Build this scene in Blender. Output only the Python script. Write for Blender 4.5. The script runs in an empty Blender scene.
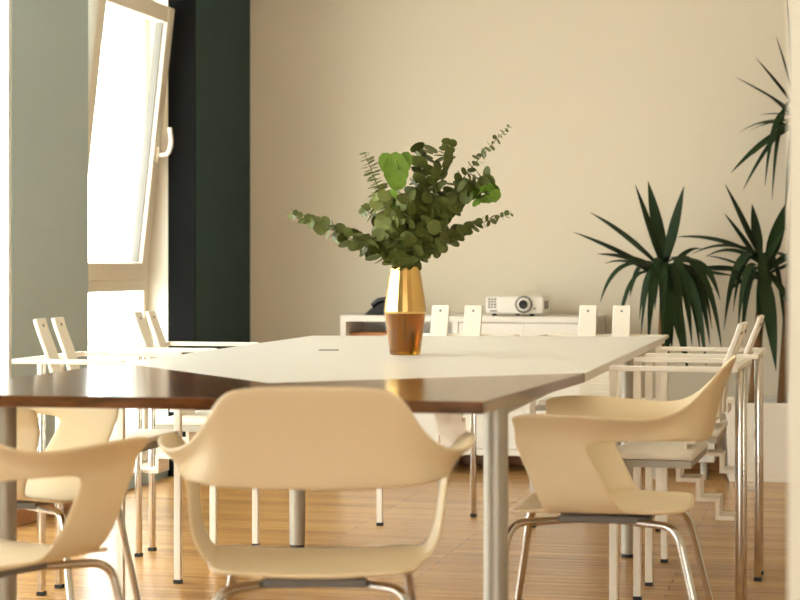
import bpy, bmesh, math, random
from mathutils import Vector, Matrix
random.seed(11)
SC = bpy.context.scene
COL = SC.collection
YAW = math.radians(12.6)
SN, CS = math.sin(YAW), math.cos(YAW)
F, H, HR = 1900.0, 1.03, 263.0          # focal length in pixels, eye height, horizon row


def at(x, y, d):
    """photo pixel seen at distance d -> world point"""
    return Vector(((x - 400) * d / F, d, H - (y - HR) * d / F))


def room(u, v, z=0.0):
    """room axes (u along the room, v across it) -> world"""
    return Vector((u * SN + v * CS, u * CS - v * SN, z))


# ------------------------------------------------------------------ materials
def srgb(r, g, b):
    f = lambda c: (c / 12.92) if c <= 0.04045 else ((c + 0.055) / 1.055) ** 2.4
    return (f(r / 255), f(g / 255), f(b / 255), 1)


def mat(name, col, rough=0.5, metal=0.0, noise=0.0, scale=8.0, coat=0.0, trans=0.0, ior=1.45, bump=0.0, spec=None):
    m = bpy.data.materials.new(name)
    m.use_nodes = True
    nt = m.node_tree
    b = nt.nodes['Principled BSDF']
    b.inputs['Base Color'].default_value = col
    b.inputs['Roughness'].default_value = rough
    b.inputs['Metallic'].default_value = metal
    b.inputs['IOR'].default_value = ior
    b.inputs['Coat Weight'].default_value = coat
    b.inputs['Coat Roughness'].default_value = 0.08
    b.inputs['Transmission Weight'].default_value = trans
    if spec is not None:
        b.inputs['Specular IOR Level'].default_value = spec
    tc = nt.nodes.new('ShaderNodeTexCoord')
    n = nt.nodes.new('ShaderNodeTexNoise')
    n.inputs['Scale'].default_value = scale
    n.inputs['Detail'].default_value = 4
    nt.links.new(tc.outputs['Object'], n.inputs['Vector'])
    mx = nt.nodes.new('ShaderNodeMix')
    mx.data_type = 'RGBA'
    mx.inputs[6].default_value = tuple(c * (1 - noise) for c in col[:3]) + (1,)
    mx.inputs[7].default_value = tuple(min(1, c * (1 + noise)) for c in col[:3]) + (1,)
    nt.links.new(n.outputs['Fac'], mx.inputs[0])
    nt.links.new(mx.outputs[2], b.inputs['Base Color'])
    if bump:
        bp = nt.nodes.new('ShaderNodeBump')
        bp.inputs['Strength'].default_value = bump
        bp.inputs['Distance'].default_value = 0.002
        nt.links.new(n.outputs['Fac'], bp.inputs['Height'])
        nt.links.new(bp.outputs['Normal'], b.inputs['Normal'])
    return m


def wood_mat(name, c1, c2, scale, rough, coat=0.0, axis='X', planks=None):
    m = bpy.data.materials.new(name)
    m.use_nodes = True
    nt = m.node_tree
    b = nt.nodes['Principled BSDF']
    b.inputs['Roughness'].default_value = rough
    b.inputs['Coat Weight'].default_value = coat
    b.inputs['Coat Roughness'].default_value = 0.06
    tc = nt.nodes.new('ShaderNodeTexCoord')
    mp = nt.nodes.new('ShaderNodeMapping')
    mp.inputs['Scale'].default_value = (0.6, scale, scale) if axis == 'X' else (scale, 0.6, scale)
    nt.links.new(tc.outputs['Object'], mp.inputs['Vector'])
    n = nt.nodes.new('ShaderNodeTexNoise')
    n.inputs['Scale'].default_value = 2.2
    n.inputs['Detail'].default_value = 8
    n.inputs['Roughness'].default_value = 0.65
    nt.links.new(mp.outputs['Vector'], n.inputs['Vector'])
    r = nt.nodes.new('ShaderNodeValToRGB')
    r.color_ramp.elements[0].position = 0.3
    r.color_ramp.elements[0].color = c1
    r.color_ramp.elements[1].position = 0.72
    r.color_ramp.elements[1].color = c2
    nt.links.new(n.outputs['Fac'], r.inputs['Fac'])
    out = r.outputs['Color']
    if planks:
        bt = nt.nodes.new('ShaderNodeTexBrick')
        bt.offset = 0.37
        bt.inputs['Scale'].default_value = 1.0
        bt.inputs['Brick Width'].default_value = planks[0]
        bt.inputs['Row Height'].default_value = planks[1]
        bt.inputs['Mortar Size'].default_value = 0.0012
        bt.inputs['Mortar Smooth'].default_value = 0.2
        bt.inputs['Bias'].default_value = 0.0
        bt.inputs['Color1'].default_value = (0.72, 0.70, 0.66, 1)
        bt.inputs['Color2'].default_value = (1.0, 1.0, 1.0, 1)
        bt.inputs['Mortar'].default_value = (0.42, 0.36, 0.3, 1)
        nt.links.new(tc.outputs['Object'], bt.inputs['Vector'])
        mx = nt.nodes.new('ShaderNodeMix')
        mx.data_type = 'RGBA'
        mx.blend_type = 'MULTIPLY'
        mx.inputs[0].default_value = 1.0
        nt.links.new(out, mx.inputs[6])
        nt.links.new(bt.outputs['Color'], mx.inputs[7])
        out = mx.outputs[2]
    nt.links.new(out, b.inputs['Base Color'])
    return m


M = {}
M['shell'] = mat('cream plastic', srgb(233, 212, 172), 0.42, noise=0.02)
M['white'] = mat('white lacquered metal', srgb(240, 232, 216), 0.4, noise=0.02)
M['white_lacquer'] = mat('white lacquered board', srgb(238, 232, 220), 0.4, noise=0.015)
M['white_top'] = mat('white laminate', srgb(234, 230, 220), 0.33, noise=0.01)
M['chrome'] = mat('chrome', srgb(205, 200, 192), 0.14, metal=1.0)
M['steel'] = mat('brushed steel', srgb(176, 170, 156), 0.5, metal=0.75, noise=0.03, scale=40)
M['black'] = mat('black plastic', srgb(22, 21, 20), 0.45)
M['black_gloss'] = mat('glossy black plastic', srgb(14, 14, 15), 0.18)
M['grey'] = mat('grey plastic', srgb(120, 116, 108), 0.5)
M['walnut'] = wood_mat('walnut', srgb(52, 28, 13), srgb(128, 76, 38), 18, 0.15)
M['oak_floor'] = wood_mat('oak floor', srgb(168, 118, 62), srgb(214, 168, 104), 16, 0.27, planks=(1.3, 0.07))
M['oak'] = wood_mat('oak trim', srgb(150, 98, 50), srgb(186, 130, 74), 14, 0.35)
M['wall'] = mat('beige wall paint', srgb(224, 213, 191), 0.9, noise=0.012, scale=2.5, bump=0.03)
M['sage'] = mat('sage grey wall paint', srgb(178, 193, 195), 0.9, noise=0.02, scale=2.0)
M['column_shade'] = mat('column shade black', srgb(15, 16, 15), 0.9, noise=0.05, spec=0.2)  # shade of the column's near face, put in as colour
M['dark_green'] = mat('dark green wall paint', srgb(28, 58, 60), 0.75, noise=0.05, scale=2.0)
M['cream'] = mat('cream window paint', srgb(233, 225, 208), 0.45, noise=0.015)
M['ceiling'] = mat('white ceiling paint', srgb(236, 228, 212), 0.9, noise=0.01)
M['gold'] = mat('gold mirror glaze', srgb(226, 188, 118), 0.2, metal=1.0, noise=0.06, scale=18)
M['amber'] = mat('amber glass', srgb(196, 138, 34), 0.06, trans=0.85, ior=1.45)
M['leaf'] = mat('eucalyptus leaf', srgb(88, 96, 38), 0.55, noise=0.35, scale=30)
M['leaf_pale'] = mat('pale eucalyptus leaf', srgb(130, 138, 72), 0.55, noise=0.3, scale=30)
M['leaf_bright'] = mat('fresh green leaf', srgb(104, 136, 38), 0.5, noise=0.35, scale=40)
M['stem'] = mat('green brown stem', srgb(96, 84, 48), 0.6, noise=0.2)
M['yucca'] = mat('dark yucca leaf', srgb(36, 54, 26), 0.55, noise=0.6, scale=7, spec=0.25)
M['trunk'] = mat('yucca bark', srgb(112, 78, 44), 0.85, noise=0.5, scale=40, bump=0.8)
M['soil'] = mat('potting soil', srgb(58, 44, 32), 0.95, noise=0.4, scale=60, bump=0.8)
M['pale_grey'] = mat('pale grey planter', srgb(206, 200, 190), 0.55, noise=0.02)
M['tan_paper'] = mat('tan card', srgb(190, 130, 84), 0.7, noise=0.05)
M['lens'] = mat('lens glass', srgb(16, 14, 20), 0.05, coat=1.0)


def glass_mat():
    m = bpy.data.materials.new('clear window glass')
    m.use_nodes = True
    nt = m.node_tree
    nt.nodes.clear()
    o = nt.nodes.new('ShaderNodeOutputMaterial')
    t = nt.nodes.new('ShaderNodeBsdfTransparent')
    t.inputs['Color'].default_value = (0.96, 0.98, 0.97, 1)
    g = nt.nodes.new('ShaderNodeBsdfGlossy')
    g.inputs['Roughness'].default_value = 0.02
    mx = nt.nodes.new('ShaderNodeMixShader')
    mx.inputs[0].default_value = 0.07
    nt.links.new(t.outputs[0], mx.inputs[1])
    nt.links.new(g.outputs[0], mx.inputs[2])
    nt.links.new(mx.outputs[0], o.inputs[0])
    return m


M['glass'] = glass_mat()


# ------------------------------------------------------------------ mesh helpers
def box(bm, c, s, rot=None, bev=0.0):
    """axis box: centre c, full size s"""
    r = bmesh.ops.create_cube(bm, size=1.0)
    vs = r['verts']
    for v in vs:
        v.co = Vector((v.co.x * s[0], v.co.y * s[1], v.co.z * s[2]))
    if bev:
        es = list({e for v in vs for e in v.link_edges})
        rb = bmesh.ops.bevel(bm, geom=es, offset=bev, segments=2, affect='EDGES', profile=0.5)
        vs = list({v for f in rb['faces'] for v in f.verts} | {v for v in vs if v.is_valid})
    for v in vs:
        p = v.co
        if rot is not None:
            p = rot @ p
        v.co = p + Vector(c)


def span(bm, a, b, bev=0.0):
    box(bm, [(a[i] + b[i]) / 2 for i in range(3)], [abs(b[i] - a[i]) for i in range(3)], bev=bev)


def smooth_path(pts, r=0.03, n=5):
    """polyline with its corners rounded"""
    pts = [Vector(p) for p in pts]
    out = [pts[0]]
    for i in range(1, len(pts) - 1):
        a, p, b = pts[i - 1], pts[i], pts[i + 1]
        d1, d2 = (a - p), (b - p)
        k = min(r, d1.length * 0.45, d2.length * 0.45)
        s, e = p + d1.normalized() * k, p + d2.normalized() * k
        for j in range(n + 1):
            t = j / n
            out.append(s * (1 - t) ** 2 + p * 2 * t * (1 - t) + e * t * t)
    out.append(pts[-1])
    return out


def bez(a, c, b, n=12):
    return [a * (1 - t) ** 2 + c * 2 * t * (1 - t) + b * t * t for t in (i / n for i in range(n + 1))]


def tube(bm, pts, r, n=12, r2=None):
    pts = [Vector(p) for p in pts]
    rings = []
    t0 = (pts[1] - pts[0]).normalized()
    nrm = t0.orthogonal().normalized()
    for i, p in enumerate(pts):
        t = (pts[min(i + 1, len(pts) - 1)] - pts[max(i - 1, 0)]).normalized()
        nrm = (nrm - t * nrm.dot(t)).normalized()
        bn = t.cross(nrm)
        rr = r if r2 is None else r + (r2 - r) * i / (len(pts) - 1)
        rings.append([bm.verts.new(p + (nrm * math.cos(a) + bn * math.sin(a)) * rr) for a in (2 * math.pi * k / n for k in range(n))])
    for i in range(len(rings) - 1):
        for k in range(n):
            bm.faces.new((rings[i][k], rings[i][(k + 1) % n], rings[i + 1][(k + 1) % n], rings[i + 1][k]))
    bm.faces.new(list(reversed(rings[0])))
    bm.faces.new(rings[-1])


def strip(bm, prof, half, th):
    """a sheet strip of width 2*half along x, following a (y,z) profile with thickness th"""
    prof = [Vector((0, p[0], p[1])) for p in prof]
    rows = []
    for i, p in enumerate(prof):
        d1 = (p - prof[i - 1]).normalized() if i else None
        d2 = (prof[i + 1] - p).normalized() if i < len(prof) - 1 else None
        d1 = d1 or d2
        d2 = d2 or d1
        n1 = Vector((0, -d1.z, d1.y))
        n2 = Vector((0, -d2.z, d2.y))
        nn = n1 + n2
        nn = nn / max(0.3, (1 + n1.dot(n2)))
        rows.append([bm.verts.new(p + nn * (th / 2) * s + Vector((x, 0, 0))) for s, x in ((1, -half), (1, half), (-1, half), (-1, -half))])
    for a, b in zip(rows, rows[1:]):
        for k in range(4):
            bm.faces.new((a[k], a[(k + 1) % 4], b[(k + 1) % 4], b[k]))
    bm.faces.new(rows[0])
    bm.faces.new(list(reversed(rows[-1])))


def prism(bm, poly, z0, z1):
    lo = [bm.verts.new((p[0], p[1], z0)) for p in poly]
    hi = [bm.verts.new((p[0], p[1], z1)) for p in poly]
    n = len(poly)
    for i in range(n):
        bm.faces.new((lo[i], lo[(i + 1) % n], hi[(i + 1) % n], hi[i]))
    bm.faces.new(list(reversed(lo)))
    bm.faces.new(hi)


def lathe(bm, prof, n=48, flute=None, c=(0, 0, 0)):
    rings = []
    for (r, z) in prof:
        ring = []
        for k in range(n):
            a = 2 * math.pi * k / n
            rr = r * (1 + flute * math.cos(a * 22)) if flute else r
            ring.append(bm.verts.new((c[0] + rr * math.cos(a), c[1] + rr * math.sin(a), c[2] + z)))
        rings.append(ring)
    for a, b in zip(rings, rings[1:]):
        for k in range(n):
            bm.faces.new((a[k], a[(k + 1) % n], b[(k + 1) % n], b[k]))
    return rings


def disc_y(bm, c, r, depth, n=24, r2=None):
    """short cylinder whose axis is local y, front at c.y - depth"""
    c = Vector(c)
    tube(bm, [c, c - Vector((0, depth, 0))], r, n, r2)


def obj(name, bm, m, parent=None, smooth=None, bev=0.0):
    bmesh.ops.recalc_face_normals(bm, faces=bm.faces[:])
    me = bpy.data.meshes.new(name)
    bm.to_mesh(me)
    bm.free()
    me.materials.append(m)
    o = bpy.data.objects.new(name, me)
    COL.objects.link(o)
    if parent:
        o.parent = parent
    if smooth is not None:
        for p in me.polygons:
            p.use_smooth = True
        me.set_sharp_from_angle(angle=math.radians(smooth))
    if bev:
        b = o.modifiers.new('bevel', 'BEVEL')
        b.width = bev
        b.segments = 2
        b.limit_method = 'ANGLE'
        b.angle_limit = math.radians(40)
    return o


def tag(o, label, cat, group=None):
    o['label'] = label
    o['category'] = cat
    if group:
        o['group'] = group
    return o


def thing(name, label, cat, loc=(0, 0, 0), rz=0.0, group=None):
    o = bpy.data.objects.new(name, None)
    COL.objects.link(o)
    o.empty_display_size = 0.05
    o.location = loc
    o.rotation_euler = (0, 0, rz)
    return tag(o, label, cat, group)


def struct(name, bm, m, rz=-YAW, parent=None, **k):
    o = obj(name, bm, m, parent, **k)
    if parent is None:
        o.rotation_euler = (0, 0, rz)
        o['kind'] = 'structure'
    return o


def dup(root, loc, rz, label, group=None):
    r = root.copy()
    COL.objects.link(r)
    r.location = loc
    r.rotation_euler = (0, 0, rz)
    r['label'] = label
    if group:
        r['group'] = group
    for ch in list(root.children):
        c = ch.copy()
        COL.objects.link(c)
        c.parent = r
        for g in ch.children:
            d = g.copy()
            COL.objects.link(d)
            d.parent = c
    return r


def facing(fx, fy):
    return math.atan2(-fx, fy)


B = bmesh.new
# ------------------------------------------------------------------ the room (local axes: x = v across, y = u along)
VW, UB, ZC = -3.09, 9.6, 3.0            # window wall, back wall, ceiling
VR = 2.6
WT = 0.34
WIN = [(7.679, 8.706), (4.85, 6.895), (2.9, 4.5)]
ZS, ZT = 0.06, 2.36                     # window openings, bottom and top

bm = B(); span(bm, (VW - WT, -3.0, -0.1), (4.5, UB + 0.2, 0.0)); struct('floor', bm, M['oak_floor'])
bm = B(); span(bm, (VW - WT, -2.6, ZC), (VR + 0.2, UB + 0.2, ZC + 0.12)); struct('ceiling', bm, M['ceiling'])
bm = B(); span(bm, (VW - WT, UB, 0), (VR + 0.2, UB + 0.2, ZC)); struct('wall_back', bm, M['wall'])
bm = B(); span(bm, (VR, -2.6, 0), (VR + 0.2, UB, ZC)); struct('wall_right', bm, M['wall'])
bm = B()
edges = [-2.6]
for a, b in sorted(WIN):
    span(bm, (VW - WT, edges[-1], 0), (VW, a, ZC))
    span(bm, (VW - WT, a, 0), (VW, b, ZS))
    span(bm, (VW - WT, a, ZT), (VW, b, ZC))
    edges.append(b)
span(bm, (VW - WT, edges[-1], 0), (VW, UB, ZC))
struct('wall_left', bm, M['sage'])
# dark green boxed-in corner
bm = B(); span(bm, (VW, 8.706, 0), (-2.955, UB, ZC)); struct('wall_corner', bm, M['dark_green'])
bm = B(); span(bm, (VW, 8.694, 0), (-2.953, 8.706, ZC)); struct('shade_panel', bm, M['column_shade'])  # thin added sheet, paints the shaded front of the green column black
# end of the partition beside the camera
bm = B(); span(bm, (0.4766, 2.2, 0), (1.9, 2.34, ZC), bev=0.006); struct('wall_front', bm, M['wall'], rz=0)
bm = B()
span(bm, (VW - WT, -2.8, 0), (-0.9, -2.6, ZC)); span(bm, (1.3, -2.8, 0), (VR + 0.2, -2.6, ZC)); span(bm, (-0.9, -2.8, 2.2), (1.3, -2.6, ZC))
struct('wall_rear', bm, M['wall'])
# baseboards
bm = B(); span(bm, (-2.955, UB - 0.018, 0), (VR, UB, 0.065), bev=0.003); struct('baseboard_back', bm, M['oak'])
bm = B(); span(bm, (VW, 6.895, 0), (VW + 0.016, 7.679, 0.065), bev=0.003); struct('baseboard_left', bm, M['oak'])
# light lining round the far window reveal
bm = B()
a, b = WIN[0]
span(bm, (VW - 0.20, b - 0.012, ZS), (VW + 0.001, b, ZT))
span(bm, (VW - 0.20, a, ZT - 0.012), (VW + 0.001, b - 0.012, ZT))
span(bm, (VW - 0.20, a, ZS), (VW + 0.001, b - 0.012, ZS + 0.012))
struct('trim_1', bm, M['cream'])

VF = -3.185                             # inner face of the fixed window frames


def window(name, a, b, tilt):
    root = bpy.data.objects.new(name, None)
    COL.objects.link(root)
    root.rotation_euler = (0, 0, -YAW)
    root['kind'] = 'structure'
    b -= 0.012
    bm = B()
    w = 0.055
    x0, x1 = VF - 0.075, VF - 0.005
    span(bm, (x0, a, ZS + .012), (x1, a + w, ZT - .012))
    span(bm, (x0, b - w, ZS + .012), (x1, b, ZT - .012))
    span(bm, (x0, a + w, ZT - 0.075), (x1, b - w, ZT - .012))
    span(bm, (x0, a + w, ZS + .012), (x1, b - w, ZS + 0.075))
    span(bm, (x0, a + w, 0.898), (x1, b - w, 0.952))
    obj('window_frame', bm, M['cream'], root, bev=0.004)
    bm = B(); span(bm, (VF - 0.05, a + w, ZS + 0.075), (VF - 0.042, b - w, 0.898)); obj('pane', bm, M['glass'], root)
    # tilting sash: local origin at its bottom inner edge
    hh = 1.305
    s = bpy.data.objects.new('sash', None)
    bm = B()
    sw, st = 0.085, 0.062
    span(bm, (-st, a + .03, 0), (0, a + .03 + sw, hh))
    span(bm, (-st, b - .03 - sw, 0), (0, b - .03, hh))
    span(bm, (-st, a + .03 + sw, 0), (0, b - .03 - sw, 0.078))
    span(bm, (-st, a + .03 + sw, hh - 0.078), (0, b - .03 - sw, hh))
    s = obj('sash', bm, M['cream'], root, bev=0.006)
    bm = B(); span(bm, (-0.05, a + .03 + sw, 0.078), (-0.03, b - .03 - sw, hh - 0.078))
    obj('pane', bm, M['glass'], s)
    bm = B()
    span(bm, (-0.058, a + .03 + sw, 0.078), (-0.022, a + .036 + sw, hh - 0.078))
    span(bm, (-0.058, b - .036 - sw, 0.078), (-0.022, b - .03 - sw, hh - 0.078))
    obj('gasket', bm, M['grey'], s)
    if tilt:
        bm = B()
        yh = b - .03 - sw / 2
        box(bm, (0.006, yh, 0.60), (0.012, 0.03, 0.075), bev=0.003)
        tube(bm, smooth_path([(0.008, yh, 0.60), (0.055, yh, 0.605), (0.068, yh, 0.66), (0.05, yh, 0.735)], 0.03), 0.011, 10)
        obj('handle', bm, M['white'], s, smooth=40)
    s.location = (VF, 0, 0.952)
    s.rotation_euler = (0, tilt, 0)
    return root


window('window_1', *WIN[0], math.radians(6.3))


def fixed_window(name, a, b):
    root = bpy.data.objects.new(name, None)
    COL.objects.link(root)
    root.rotation_euler = (0, 0, -YAW)
    root['kind'] = 'structure'
    x0, x1, w = VW - 0.07, VW - 0.004, 0.022
    bm = B()
    span(bm, (x0, a, ZS), (x1, a + w, ZT))
    span(bm, (x0, b - w, ZS), (x1, b, ZT))
    span(bm, (x0, a + w, ZT - w), (x1, b - w, ZT))
    span(bm, (x0, a + w, ZS), (x1, b - w, ZS + w))
    obj('window_frame', bm, M['white_lacquer'], root, bev=0.002)
    bm = B(); span(bm, (VW - .02, a + w, ZS + w), (VW - .012, b - w, ZT - w)); obj('pane', bm, M['glass'], root)


fixed_window('window_2', *WIN[1])
fixed_window('window_3', *WIN[2])

# ------------------------------------------------------------------ conference table
TZ, TT = 0.75, 0.025
dz = H - TZ


def top_at(x, y):
    d = dz * F / (y - HR)
    return Vector(((x - 400) * d / F, d))


NR, SR, AP, SL, NL = top_at(483, 401.8), top_at(585, 372.8), top_at(270, 383), top_at(120, 362.8), top_at(-100, 393.8)
FR, FL = top_at(665, 336.5), top_at(312, 335.5)
t = thing('conference_table', 'long conference table with white top, dark walnut near end and steel legs', 'table', (0.0, 5.6, 0))
off = Vector((0.0, 5.6))
R2 = lambda p: (p[0] - off[0], p[1] - off[1])
bm = B(); prism(bm, [R2(p) for p in (NL, NR, SR, AP, SL)], TZ - TT, TZ)
o = obj('wood_top', bm, M['walnut'], t, bev=0.0025); o['label'] = 'glossy dark walnut end of the tabletop'
bm = B(); prism(bm, [R2(p) for p in (SL, AP, SR, FR, FL)], TZ - TT, TZ - 0.0004)
o = obj('white_top', bm, M['white_top'], t, bev=0.0025); o['label'] = 'white tabletop panel'
for (x, y, r) in ((0.0, 0, 0), (-0.93, 4.47, 0.028), (0.80, 6.66, 0.026), (-0.372, 6.88, 0.029)):
    bm = B()
    if r:
        tube(bm, [(x, y - 5.6, 0.012), (x, y - 5.6, TZ - TT)], r, 24)
        lg = obj('leg', bm, M['steel'], t, smooth=40)
    else:
        c = Vector((.207, 4.10))
        tube(bm, [(c.x, c.y - 5.6, 0.012), (c.x, c.y - 5.6, TZ - TT)], 0.0265, 24)
        x, y, r = c.x, c.y, 0.0265
        lg = obj('leg', bm, M['steel'], t, smooth=40)
    bm = B(); tube(bm, [(x, y - 5.6, 0), (x, y - 5.6, 0.012)], r * 0.9, 20); obj('foot', bm, M['black'], lg)
bm = B()
p = top_at(329, 350)
span(bm, (p.x - 0.032, p.y - 5.6 - 0.03, TZ - 0.003), (p.x + 0.032, p.y - 5.6 + 0.03, TZ + 0.001), bev=0.0008)
obj('cable_port', bm, M['grey'], t)
bm = B()   # steel rails under the top
for (p0, p1) in (((0.207, 4.1), (0.78, 6.66)), ((-0.9, 4.5), (-0.36, 6.88)), ((-0.36, 6.88), (0.78, 6.66)), ((-0.9, 4.5), (0.207, 4.15))):
    a = Vector((p0[0], p0[1] - 5.6, TZ - TT - 0.0125)); b = Vector((p1[0], p1[1] - 5.6, TZ - TT - 0.0125))
    d = b - a
    box(bm, (a + b) / 2, (d.length, 0.03, 0.024), Matrix.Rotation(math.atan2(d.y, d.x), 3, 'Z'))
obj('under_frame', bm, M['steel'], t)


# ------------------------------------------------------------------ shell armchair
def shell_mesh():
    bm = B()
    # right half columns: bottom (x,u,z), top (x,u,z)
    half = [
        ((.258, .385, .612), (.300, .390, .676)),
        ((.260, .335, .612), (.312, .335, .684)),
        ((.261, .280, .613), (.318, .280, .684)),
        ((.261, .225, .615), (.318, .220, .682)),
        ((.258, .150, .617), (.306, .140, .675)),
        ((.255, .100, .619), (.280, .065, .672)),
        ((.245, .050, .620), (.238, .004, .686)),
        ((.222, .000, .618), (.200, -.045, .728)),
        ((.180, -.036, .613), (.172, -.088, .785)),
        ((.105, -.052, .610), (.136, -.112, .808)),
    ]
    mid = ((0, -.057, .608), (0, -.120, .808))
    cols = [(tuple([-b[0], b[1], b[2]]), tuple([-q[0], q[1], q[2]])) for b, q in half] + [mid] + list(reversed(half))
    NT = 5
    g = []
    for b, q in cols:
        b, q = Vector(b), Vector(q)
        col = []
        for i in range(NT):
            s = i / (NT - 1)
            p = b.lerp(q, s)
            # a concave lip: the upper edge turns outward
            bow = math.sin(math.pi * s) * 0.010
            out = Vector((p.x, (p.y - 0.2) * 0.8, 0))
            out.normalize()
            p -= out * bow
            col.append(bm.verts.new(p))
        g.append(col)
    for i in range(len(g) - 1):
        for j in range(NT - 1):
            bm.faces.new((g[i][j], g[i + 1][j], g[i + 1][j + 1], g[i][j + 1]))
    # seat
    us = [-.005, .03, .08, .135, .20, .26, .32, .375, .412]
    wid = [.165, .193, .204, .208, .209, .209, .207, .197, .165]
    fr = [-1, -.93, -.7, -.35, 0, .35, .7, .93, 1]
    seat = []
    for k, (u, w) in enumerate(zip(us, wid)):
        row = []
        for f in fr:
            z = .449 - .008 * (1 - f * f)
            if k >= 7: z -= .006 * (k - 6)
            if k == 0: z += .002
            uu = u - (.012 * (1 - f * f) if k == 0 else 0)
            row.append(bm.verts.new((f * w, uu, z)))
        seat.append(row)
    for k in range(len(us) - 1):
        for j in range(len(fr) - 1):
            bm.faces.new((seat[k][j], seat[k][j + 1], seat[k + 1][j + 1], seat[k + 1][j]))
    # side supports: seat rows 3..6  <->  band columns 3..0 at each side
    for side in (0, 1):
        ed = 0 if side == 0 else len(fr) - 1
        sg = -1 if side == 0 else 1
        top = [g[3 - k][0] if side == 0 else g[len(g) - 4 + k][0] for k in range(4)]
        low = [seat[3 + k][ed] for k in range(4)]
        lay = [low]
        for (s, dx) in ((.12, .017), (.36, .018), (.66, .008)):
            row = []
            for k in range(4):
                p = low[k].co.lerp(top[k].co, s)
                p.x += sg * dx
                row.append(bm.verts.new(p))
            lay.append(row)
        lay.append(top)
        for a, b in zip(lay, lay[1:]):
            for k in range(3):
                bm.faces.new((a[k], a[k + 1], b[k + 1], b[k]))
    return bm


def make_shell_chair(label):
    t = thing('shell_armchair', label, 'chair', (0, 0, 0), 0, 'cream shell armchairs round the table')
    o = obj('shell', shell_mesh(), M['shell'], t)
    for p in o.data.polygons:
        p.use_smooth = True
    s = o.modifiers.new('thickness', 'SOLIDIFY'); s.thickness = 0.010; s.offset = 0.0
    s = o.modifiers.new('round', 'SUBSURF'); s.levels = 2; s.render_levels = 2
    bm = B()
    box(bm, (0, .19, .416), (.20, .22, .018), bev=.004)
    box(bm, (-.06, .20, .4275), (.03, .15, .012), bev=.003)
    box(bm, (.06, .20, .4275), (.03, .15, .012), bev=.003)
    obj('mounting_plate', bm, M['grey'], t)
    for sx in (-1, 1):
        for (u0, ub, uf) in ((.16, .012, -.085), (.25, .405, .47)):
            bm = B()
            tube(bm, smooth_path([(sx * .045, u0, .409), (sx * .178, ub, .413), (sx * .24, uf, 0.008)], .045, 7), .0095, 12)
            lg = obj('leg', bm, M['chrome'], t, smooth=50)
            bm = B(); tube(bm, [(sx * .24, uf, 0), (sx * .2392, uf, 0.012)], .0115, 12); obj('foot', bm, M['black'], lg)
    return t


def place_shell(o, first, fx, fy, x, y, label):
    if first:
        o.location = (x, y, 0); o.rotation_euler = (0, 0, facing(fx, fy)); o['label'] = label
        return o
    return dup(o, (x, y, 0), facing(fx, fy), label)


sc = make_shell_chair('cream plastic shell armchair in front, turned back to the viewer at the table end')
place_shell(sc, True, -.005, 1, -.164, 3.56, sc['label'])
place_shell(sc, False, -.976, .21, .695, 4.60, 'cream plastic shell armchair in side view at the near right side of the table')
place_shell(sc, False, .5, .866, -.955, 3.665, 'cream shell armchair cut off by the left photo edge, nearest at left')
place_shell(sc, False, .976, -.218, -1.19, 4.96, 'shell armchair behind the cut-off armchair at left, seen through its arm opening')


# ------------------------------------------------------------------ white frame armchair
def make_frame_chair(label):
    t = thing('frame_armchair', label, 'chair', (0, 0, 0), 0, 'white frame armchairs round the table')
    w, d = .244, .333
    bm = B()
    zr0, zr1 = .727, .742
    for s in (-1, 1):
        span(bm, (s * (w - .0115), -.0125, zr0), (s * (w + .0115), d + .011, zr1))
    span(bm, (-(w - .0116), -.0125, zr0), (w - .0116, .0125, zr1))
    obj('arm_rail', bm, M['white'], t, bev=.003)
    for s in (-1, 1):
        bm = B(); span(bm, (s * w - .011, d - .011, .01), (s * w + .011, d + .011, zr0))
        lg = obj('front_leg', bm, M['white'], t, bev=.002)
        bm = B(); span(bm, (s * w - .012, d - .012, 0), (s * w + .012, d + .012, .012)); obj('foot', bm, M['black'], lg)
    for s in (-1, 1):
        bm = B(); span(bm, (s * .068 - .011, -.011, .01), (s * .068 + .011, .011, zr0), bev=.004)
        lg = obj('rear_leg', bm, M['chrome'], t, smooth=30)
        bm = B(); span(bm, (s * .068 - .012, -.012, 0), (s * .068 + .012, .012, .012)); obj('foot', bm, M['black'], lg)
    bm = B(); span(bm, (-.222, .115, .476), (.222, d + .012, .496), bev=.006)
    obj('seat', bm, M['white'], t, smooth=40)
    bm = B()
    for s in (-1, 1):
        span(bm, (s * .2095 - .012, .12, .456), (s * .2095 + .012, d - .012, .476))
        span(bm, (s * .2215, d - .0105, .4555), (s * (w - .012), d + .0105, .4755))
    span(bm, (-.2215, d - .012, .456), (.2215, d + .01, .476)); span(bm, (-.1975, .12, .456), (.1975, .142, .476))
    obj('seat_frame', bm, M['steel'], t)
    bm = B()   # folded strip stepping down from the seat to the rear legs
    strip(bm, [(.175, .472), (.175, .405), (.118, .405), (.118, .350), (.062, .350), (.062, .298), (.013, .298)], .056, .012)
    obj('stepped_strip', bm, M['white'], t)
    bm = B()
    strip(bm, [(.150, .492), (.150, .515), (.124, .515), (.124, .546), (.098, .546), (.098, .580), (.070, .580), (.070, .612)], .085, .008)
    obj('stepped_strip', bm, M['white'], t)
    pr = []
    ctl = [(.058, .592), (.056, .64), (.050, .69), (.034, .745), (.004, .82), (-.008, .857)]
    for s in (-1, 1):
        bm = B()
        prof = ctl
        strip(bm, prof, .036, .014)
        for v in bm.verts:
            v.co.x += s * .068
        sl = obj('back_slat', bm, M['white'], t, smooth=35, bev=.003)
        for (yy, zz) in ((-.001, .833),):
            bm = B()
            nrm = Vector((0, .91, .41))
            c = Vector((s * .068, yy, zz))
            tube(bm, [c - nrm * .010, c + nrm * .0092], .0048, 12)
            obj('screw', bm, M['grey'], sl)
    return t


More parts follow.
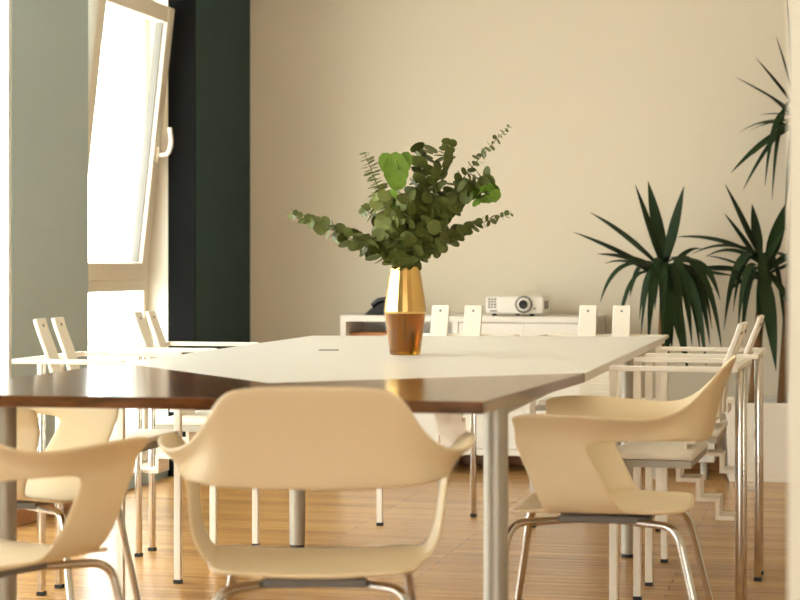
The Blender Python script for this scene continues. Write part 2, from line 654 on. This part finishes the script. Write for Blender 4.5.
fc = make_frame_chair('white frame armchair at the left of the table, in front of the grey pillar')
FL_ = facing(.976, -.218)
fc.location = (-1.095, 5.955, 0); fc.rotation_euler = (0, 0, facing(.972, -.235))
dup(fc, (-.902, 6.735, 0), FL_, 'white frame armchair at the left of the table, in front of the tilted window')
dup(fc, (.985, 5.49, 0), facing(-.966, .258), 'white frame armchair at right, nearer one beside the table, partly behind the side-view shell armchair')
dup(fc, (1.176, 6.225, 0), facing(-.972, .235), 'white frame armchair at right beside the table, in front of the white planter')
dup(fc, (.232, 7.73, 0), facing(-.218, -.976), 'white frame armchair at the far end of the table, just right of the gold vase')
dup(fc, (.828, 7.675, 0), facing(-.218, -.976), 'white frame armchair at the far right table corner, slats before the yucca leaves')

# ------------------------------------------------------------------ vase and branches
VD = 5.82
vx = (405 - 400) * VD / F
t = thing('vase', 'faceted vase of gold mirror glaze above and amber glass below', 'vase', (vx, VD, TZ))
k = VD / F
zz = lambda y: H - (y - HR) * k - TZ
bm = B()
zt, zm = zz(266.5), 0.126
prof = [(.0635, zm), (.0655, zm + .006), (.0585, zm + .060), (.0515, zm + .105), (.0455, zt - .004), (.0445, zt), (.0415, zt), (.0415, zt - .006), (.054, zm + .06), (.060, zm + .004), (.060, zm)]
NF = 26
r_ = lathe(bm, prof, NF)
for kk in range(NF):
    bm.faces.new((r_[-1][kk], r_[-1][(kk + 1) % NF], r_[0][(kk + 1) % NF], r_[0][kk]))
o = obj('neck', bm, M['gold'], t); o['label'] = 'fluted gold mirror upper half'
bm = B()
prof = [(0.0001, 0.0), (.044, 0.0), (.0475, .004), (.0545, .060), (.0622, zm - .006), (.0635, zm - .0005), (.0595, zm - .0005), (.0575, zm - .01), (.0500, .060), (.0440, .016), (.040, .012), (0.0001, .012)]
lathe(bm, prof, 64)
o = obj('body', bm, M['amber'], t, smooth=40); o['label'] = 'amber glass lower half'


M['water'] = mat('water', (0.95, 0.93, 0.85, 1), 0.02, trans=1.0, ior=1.33)
bm = B(); lathe(bm, [(0.0001, .0125), (.0395, .0125), (.0435, .017), (.0495, .060), (.0515, .072), (.0001, .072)], 48)
obj('water', bm, M['water'], t, smooth=40)


def leaf_disc(bm, c, nrm, out, rx, ry, cup=0.15):
    nrm = nrm.normalized()
    out = (out - nrm * out.dot(nrm)).normalized()
    sd = nrm.cross(out)
    n = 10
    mid = bm.verts.new(c - nrm * cup * rx)
    ring = []
    for i in range(n):
        a = 2 * math.pi * i / n
        ring.append(bm.verts.new(c + out * math.cos(a) * ry + sd * math.sin(a) * rx))
    for i in range(n):
        bm.faces.new((mid, ring[i], ring[(i + 1) % n]))


def rnd():
    while True:
        v = Vector((random.uniform(-1, 1), random.uniform(-1, 1), random.uniform(-1, 1)))
        if 0.1 < v.length < 1:
            return v.normalized()


BR = 'eucalyptus branches in the gold vase'


def branch(label, p1, p2, dd, n, r0, r1, start=0.3, flat=0.5, m='leaf', narrow=1.0, extra=None, base=(405, 272), low=.05):
    """p1 mid pixel, p2 tip pixel, dd depth shift of the tip, n leaf pairs, leaf radius r0 -> r1 (pixels)"""
    mouth = at(base[0], base[1], VD + dd * .12)
    tip = at(p2[0], p2[1], VD + dd)
    ctl = at(p1[0], p1[1], VD + dd * .55)
    foot = Vector((vx - (mouth.x - vx) * 0.5, VD - dd * .1, TZ + low))
    root = thing('eucalyptus_branch', label, 'branch', (mouth.x, mouth.y, mouth.z), 0, BR)
    o_ = Vector(root.location)
    path = bez(mouth, ctl, tip, 26)
    bm = B()
    tube(bm, [p - o_ for p in [foot] + path], .0024, 6, .0009)
    obj('stem', bm, M['stem'], root, smooth=60)
    bm = B()
    n = int(n * 1.55)
    for i in range(n):
        s = start + (1 - start) * (i + .5 * random.random() * .4) / max(1, n - 1)
        s = min(s, 1)
        q = min(25, int(s * 26)); fr = s * 26 - q
        p = path[q].lerp(path[q + 1], fr)
        tg = (path[q + 1] - path[q]).normalized()
        r = (r0 + (r1 - r0) * ((s - start) / (1 - start)) ** 1.3) * k * random.uniform(.60, .95)
        e1 = tg.orthogonal().normalized(); e2 = tg.cross(e1)
        a = (i % 2) * math.pi / 2 + random.uniform(-.4, .4)
        for sg in (1, -1):
            out = (e1 * math.cos(a) + e2 * math.sin(a)) * sg
            out = (out + tg * .25).normalized()
            nrm = (tg * flat + rnd() * .75 * (1.2 - flat)).normalized()
            leaf_disc(bm, p + out * r * .95 - o_, nrm, out, r * narrow, r)
    if extra:
        extra(bm, o_)
    obj('leaves', bm, M[m], root, smooth=30)
    return root


branch('long eucalyptus branch reaching out to the left of the vase', (360, 238), (292, 214), -.03, 17, 10.5, 4.0, .22, .35)
branch('slim eucalyptus sprig with thin flat leaves, upper left of the bouquet', (386, 205), (365, 154), .03, 15, 11, 5, .30, .95, 'leaf_pale')


def bright(bm, o_):
    for (x, y, rx, ry, ax, dn) in ((396, 170, 13, 19, 0, 0), (388, 164, 9, 13, -.5, .01), (404, 163, 8, 13, .45, .015), (397, 180, 10, 11, .1, -.01)):
        p = at(x, y, VD - .06 + dn)
        leaf_disc(bm, p - o_, Vector((.1 + ax * .4, -1, .25)), Vector((ax, 0, 1)), rx * k, ry * k, .25)


branch('bright fresh green leaf cluster near the top left of the bouquet', (398, 225), (396, 188), -.06, 3, 6, 6, .75, .4, 'leaf_bright', extra=bright)
branch('upright dense eucalyptus branch at the middle top of the bouquet', (420, 205), (424, 150), .02, 15, 13, 9, .25, .6)
branch('eucalyptus branch rising to the upper right, rounded tip beside the middle one', (432, 200), (449, 143), -.02, 15, 12, 6.5, .25, .5)
branch('thin eucalyptus sprig with tiny sparse leaves at the top right tip', (446, 188), (509, 127), .04, 15, 9, 2.6, .42, .55, narrow=.6)
branch('leafy eucalyptus branch leaning right under the thin top sprig', (436, 202), (487, 178), -.04, 15, 12, 8, .28, .4)
branch('short eucalyptus sprig with fresh green round leaves at the right side', (440, 205), (494, 192), -.07, 6, 7, 8.5, .80, .25, 'leaf_bright')
branch('sparse eucalyptus sprig reaching low to the right of the vase', (440, 232), (511, 214), .0, 11, 9.5, 2.6, .42, .3)
branch('short drooping eucalyptus sprig low at the right of the vase mouth', (428, 232), (438, 250), -.05, 8, 8, 7, .3, .3)
branch('short eucalyptus sprig with small leaves at the left shoulder of the bouquet', (392, 225), (364, 209), .0, 10, 8, 5, .35, .4)
branch('short eucalyptus branch filling the left of the bouquet centre', (393, 225), (380, 196), -.05, 11, 11, 8, .2, .5, 'leaf_pale')
branch('short dark eucalyptus branch in the middle front of the bouquet', (404, 225), (406, 196), -.08, 12, 11, 9, .1, .4)
branch('short eucalyptus branch low at the left above the vase rim', (392, 250), (374, 236), -.04, 9, 10, 8, .2, .3)
branch('short eucalyptus branch low at the right above the vase rim', (418, 245), (430, 222), -.06, 10, 11, 9, .15, .3)
branch('short eucalyptus branch hanging over the front of the vase rim', (404, 248), (413, 246), -.09, 8, 10, 9, .15, .3)
branch('short eucalyptus branch at the back of the bouquet', (415, 225), (436, 196), .08, 11, 11, 9, .15, .5)

# ------------------------------------------------------------------ sideboard and the things on it
UF = 9.2
sv0, sv1 = -2.363, -1.08
sb = thing('sideboard', 'low white sideboard against the back wall with an open niche at its left', 'sideboard', room(UF, sv0, 0), -YAW)
W, DPT, Z0, Z1 = sv1 - sv0, 0.38, 0.085, 0.768
N = 0.57
bm = B()
tk = 0.03
span(bm, (0, 0, Z1 - tk), (W, DPT, Z1))
span(bm, (0, 0, Z0), (W, DPT, Z0 + tk))
span(bm, (0, 0, Z0 + tk), (tk, DPT, Z1 - tk))
span(bm, (W - tk, 0, Z0 + tk), (W, DPT, Z1 - tk))
span(bm, (N, 0, Z0 + tk), (N + tk, DPT, Z1 - tk))
span(bm, (tk, DPT - .02, Z0 + tk), (W - tk, DPT, Z1 - tk))
span(bm, (tk, 0.002, .60), (N, DPT - .02, .62))
obj('body', bm, M['white_lacquer'], sb, bev=.002)
for (a, b, z0, z1) in ((tk + .002, N - .002, Z0 + tk + .003, .598), (N + tk + .003, (N + W) / 2 - .0006, Z0 + tk + .003, Z1 - tk - .003), ((N + W) / 2 + .0006, W - tk - .003, Z0 + tk + .003, Z1 - tk - .003)):
    bm = B(); span(bm, (a, .0, z0), (b, .018, z1)); obj('door', bm, M['white_lacquer'], sb, bev=.0015)
for x in (.06, .52, W - .52, W - .06):
    for y in (.05, DPT - .05):
        bm = B(); tube(bm, [(x, y, 0), (x, y, Z0)], .022, 14); obj('foot', bm, M['steel'], sb, smooth=40)


def on_side(x, depth):
    """photo column x -> world point at distance depth behind the sideboard front"""
    tt = (x - 400) / F
    u = UF + depth
    d = u / (CS + tt * SN)
    return Vector((tt * d, d, 0))


# box in the niche
p = on_side(372, .08)
bm = B(); span(bm, (-.12, 0, 0), (.10, .22, .062), bev=.004)
o = obj('storage_box', bm, M['tan_paper']); o.location = (p.x, p.y, .620); o.rotation_euler = (0, 0, -YAW)
tag(o, 'flat tan box lying in the open niche of the sideboard', 'box')
# telephone
p = on_side(364, .12)
ph = thing('telephone', 'black wedge-shaped telephone on the sideboard behind the vase', 'telephone', (p.x, p.y, Z1), -YAW)
bm = B()
pr = [(0, 0), (.012, .012), (.05, .045), (.088, .066), (.125, .075), (.16, .07), (.185, .05), (.195, 0)]
lo = [bm.verts.new((a, .0, b)) for a, b in pr]; hi = [bm.verts.new((a, .15, b)) for a, b in pr]
for i in range(len(pr)):
    j = (i + 1) % len(pr)
    bm.faces.new((lo[i], lo[j], hi[j], hi[i]))
bm.faces.new(lo); bm.faces.new(list(reversed(hi)))
obj('body', bm, M['black'], ph, bev=.004)
bm = B(); tube(bm, smooth_path([(.045, -.006, .045), (.075, -.006, .074), (.15, -.006, .082), (.18, -.006, .055)], .03), .014, 12)
obj('handset', bm, M['black_gloss'], ph, smooth=50)
# projector
p = on_side(485.5, .05)
pj = thing('projector', 'white projector with round lens standing on the sideboard', 'projector', (p.x, p.y, Z1), -YAW)
PW, PDp, P0, P1 = .288, .22, .012, .098
bm = B(); span(bm, (0, 0, P0), (PW, PDp, P1), bev=.012); obj('body', bm, M['white_lacquer'], pj, smooth=40)
bm = B(); disc_y(bm, (.192, .002, .058), .043, .012, 32); obj('lens_ring', bm, M['grey'], pj, smooth=40)
bm = B(); disc_y(bm, (.192, -.008, .058), .034, .012, 32, .030); o = obj('lens_barrel', bm, M['white_lacquer'], pj, smooth=40)
bm = B(); disc_y(bm, (.192, -.0175, .058), .0225, .006, 32); obj('lens', bm, M['lens'], o, smooth=40)
bm = B()
for i in range(3):
    for j in range(4):
        x, z = .014 + i * .0145, .040 + j * .013
        span(bm, (x, -.0012, z), (x + .0105, .004, z + .009))
obj('vent_grille', bm, M['grey'], pj)
bm = B(); span(bm, (.022, -.001, .022), (.058, .003, .029)); obj('badge', bm, M['grey'], pj)
bm = B(); disc_y(bm, (.245, .001, .038), .005, .003, 12); obj('sensor', bm, M['black'], pj)
for (x, y) in ((.04, .03), (.225, .03), (.13, .19)):
    bm = B(); tube(bm, [(x, y, 0), (x, y, P0 + .003)], .012, 12); obj('foot', bm, M['black'], pj)
bm = B()
for i in range(6):
    span(bm, (PW - .002, .03 + i * .025, .035), (PW + .001, .045 + i * .025, .075))
obj('side_vent', bm, M['grey'], pj)


# ------------------------------------------------------------------ planters and yuccas
def planter(name, label, m, loc, rz, w, d, h, taper, z0=0.0, feet=False):
    t = thing(name, label, 'planter', loc, rz)
    bm = B()
    def ring(s, z): return [bm.verts.new((x * (w / 2 - s), d / 2 + y * (d / 2 - s), z)) for x, y in ((-1, -1), (1, -1), (1, 1), (-1, 1))]
    rs = [ring(taper, z0), ring(0, h), ring(.018, h), ring(.018, h - .05)]
    for a, b in zip(rs, rs[1:]):
        for i in range(4):
            bm.faces.new((a[i], a[(i + 1) % 4], b[(i + 1) % 4], b[i]))
    bm.faces.new(rs[0])
    obj('pot', bm, m, t, bev=.003)
    bm = B(); span(bm, (-w / 2 + .0185, .0185, h - .065), (w / 2 - .0185, d - .0185, h - .045)); obj('soil', bm, M['soil'], t)
    if feet:
        for x in (-w / 2 + .06, w / 2 - .06):
            for y in (.05, d - .05):
                bm = B(); tube(bm, [(x, y, 0), (x, y, z0 + .002)], .014, 12); obj('foot', bm, M['pale_grey'], t)
    return t


pd = 8.88
planter('planter', 'white tapered floor planter at right behind the chrome chair legs', M['white_lacquer'], ((727 - 400) * pd / F + .27, pd + .02, 0), -.12, .54, .42, .372, .018)
pd2 = 9.02
px0, px1 = (640 - 400) * pd2 / F, (715 - 400) * pd2 / F
planter('planter', 'pale grey raised trough planter under the yucca, left of the white planter', M['pale_grey'], ((px0 + px1) / 2, pd2 + .0, 0), -YAW, px1 - px0, .24, .335, .006, .085, True)


def blade(bm, a, b, sag, w, o_, twist=0.0):
    a, b = Vector(a), Vector(b)
    L = (b - a).length
    c = (a + b) / 2 + Vector((0, 0, sag * L))
    if b.z < a.z - .12 and sag >= .24:                 # an old leaf: arches out, then hangs
        c = Vector((a.x * .25 + b.x * .75, a.y * .25 + b.y * .75, a.z + .10 + sag * L * .3))
        w *= .78
    n = 14
    pts = bez(a, c, b, n)
    rows = []
    for i, p in enumerate(pts):
        s = i / n
        tg = (pts[min(i + 1, n)] - pts[max(i - 1, 0)]).normalized()
        sd = tg.cross(Vector((math.sin(twist) * .6, -.45, .9))).normalized()
        if sd.length < .1: sd = Vector((1, 0, 0))
        up = sd.cross(tg).normalized()
        wd = w * (.38 + .62 * min(1, s / .35)) * (1 - max(0, (s - .45) / .55) ** 1.7) * .5 + .0007
        wd *= 1.12
        rows.append([bm.verts.new(p + sd * wd - o_), bm.verts.new(p - up * wd * .28 - o_), bm.verts.new(p - sd * wd - o_)])
    for x, y in zip(rows, rows[1:]):
        for kk in range(2):
            bm.faces.new((x[kk], x[kk + 1], y[kk + 1], y[kk]))


def yucca(label, base, crowns, trunk_r):
    """base: world point on the soil; crowns: list of (centre point, [(tip px, py, depth shift, sag, width)], n random droop, trunk bend)"""
    root = thing('yucca_plant', label, 'plant', base, 0, 'yuccas by the back wall')
    o_ = Vector(base)
    for (c, tips, nrand, rl) in crowns:
        bm = B()
        mid = (o_ + c) / 2 + Vector((random.uniform(-.02, .02), 0, 0))
        pts = bez(o_ + Vector((0, 0, -.012)), mid, c, 16)
        tube(bm, [p - o_ for p in pts], trunk_r, 12, trunk_r * .8)
        obj('trunk', bm, M['trunk'], root, smooth=50)
        bm = B()
        for (x, y, dd, sag, w) in tips:
            blade(bm, c + rnd() * .015 + Vector((0, 0, random.uniform(-.03, .05))), at(x, y, c.y + dd), sag, w, o_, random.uniform(-.5, .5))
        for i in range(nrand):
            a = 2 * math.pi * i / nrand + random.uniform(-.3, .3)
            el = random.choice((random.uniform(-1.15, -.5), random.uniform(-.35, .35)))
            L = rl * random.uniform(.7, 1.05)
            d = Vector((math.cos(a) * math.cos(el), math.sin(a) * math.cos(el) * .42, math.sin(el)))
            blade(bm, c + Vector((0, 0, random.uniform(-.07, .01))), c + d * L, random.uniform(.12, .42), random.uniform(.024, .042), o_, random.uniform(-.5, .5))
        obj('leaves', bm, M['yucca'], root, smooth=60)
    return root


C1 = at(664, 272, 9.1)
yucca('dark green yucca in the grey trough planter, fanning left over the sideboard', ((659 - 400) * 9.13 / F, 9.13, .29), [(C1, [
    (635, 184, -.05, .02, .050), (648, 181, .03, .02, .055), (684, 186, .0, .02, .050), (589, 212, -.08, .10, .062), (573, 232, .02, .06, .046),
    (597, 254, .05, .12, .044), (628, 262, -.1, .06, .036), (600, 303, -.1, .55, .046), (630, 297, .05, .25, .04), (650, 331, -.15, .45, .045),
    (641, 336, .0, .55, .04), (662, 345, -.2, .3, .05), (683, 352, -.2, .3, .055), (692, 346, -.1, .35, .06), (712, 330, -.1, .45, .055),
    (735, 276, -.1, .05, .055), (725, 270, .08, .12, .045), (705, 250, .1, .4, .03), (720, 300, -.15, .3, .05), (672, 350, .05, .2, .06), (700, 352, .02, .3, .055),
    (648, 352, -.25, .3, .05), (668, 366, -.22, .2, .055), (688, 372, -.1, .2, .055), (706, 366, -.2, .25, .055), (722, 352, -.22, .3, .05), (677, 335, -.3, .2, .06), (655, 310, .1, .3, .05), (690, 320, -.25, .25, .05), (710, 345, -.05, .3, .05)], 11, .36)], .019)
C2 = at(764, 268, 9.12)
pb = at(750, 403, 9.12)
yucca('shorter yucca in the white planter with broad upright leaves', (pb.x + .01, 9.12, .326), [(C2, [
    (725, 184, -.05, .03, .058), (752, 204, .04, .02, .044), (786, 203, -.05, .02, .060), (724, 213, .05, .05, .04), (787, 226, -.1, .06, .05),
    (676, 237, -.03, .16, .045), (682, 271, -.1, .10, .05), (690, 255, .08, .3, .03), (724, 330, -.05, .5, .045), (738, 330, -.12, .55, .04),
    (733, 312, .02, .35, .03), (776, 371, -.15, .18, .055), (770, 345, -.2, .18, .06), (800, 300, -.1, .3, .045), (810, 250, .0, .2, .05), (742, 345, .0, .5, .045),
    (760, 350, -.1, .3, .05), (785, 340, .0, .3, .05)], 10, .33)], .024)
C3 = at(800, 118, 9.2)
pb = at(782, 403, 9.2)
yucca('tall slim yucca in the white planter, leaves showing beside the wall edge at upper right', (pb.x, 9.2, .326), [(C3, [
    (735, 77, -.05, .04, .038), (755, 57, .03, .04, .034), (740, 132, .06, .25, .016), (731, 173, -.05, .16, .038), (743, 190, .04, .2, .028), (750, 130, .1, .1, .018),
    (765, 186, -.06, .25, .03), (776, 36, .0, .05, .02), (787, -5, .0, .02, .03), (768, 96, .0, .1, .026), (760, 115, -.1, .1, .022), (772, 200, .0, .3, .03), (800, 40, -.1, .0, .04),
    (840, 60, .0, .1, .04), (860, 120, .0, .2, .04), (850, 180, .0, .3, .04), (815, 20, .1, .05, .04), (785, 215, -.05, .2, .03)], 5, .3)], .027)

# ------------------------------------------------------------------ light: daylight through the windows
w = bpy.data.worlds.new('daylight')
SC.world = w
w.use_nodes = True
bg = w.node_tree.nodes['Background']
bg.inputs['Color'].default_value = (1.0, 0.983, 0.945, 1)
bg.inputs['Strength'].default_value = 11
# ------------------------------------------------------------------ camera
cd = bpy.data.cameras.new('camera')
cd.sensor_fit = 'HORIZONTAL'
cd.sensor_width = 36
cd.lens = 36 * F / 800
cd.shift_y = -(300 - HR) / 800
cd.clip_start = 0.05
cd.dof.use_dof = True
cd.dof.focus_distance = 6.2
cd.dof.aperture_fstop = 4.8
cam = bpy.data.objects.new('camera', cd)
COL.objects.link(cam)
cam.location = (0, 0, H)
cam.rotation_euler = (math.pi / 2, 0, 0)
SC.camera = cam

SC.view_settings.view_transform = 'Standard'
SC.view_settings.look = 'None'
SC.view_settings.gamma = 1
SC.view_settings.use_curve_mapping = False
SC.view_settings.exposure = -0.18
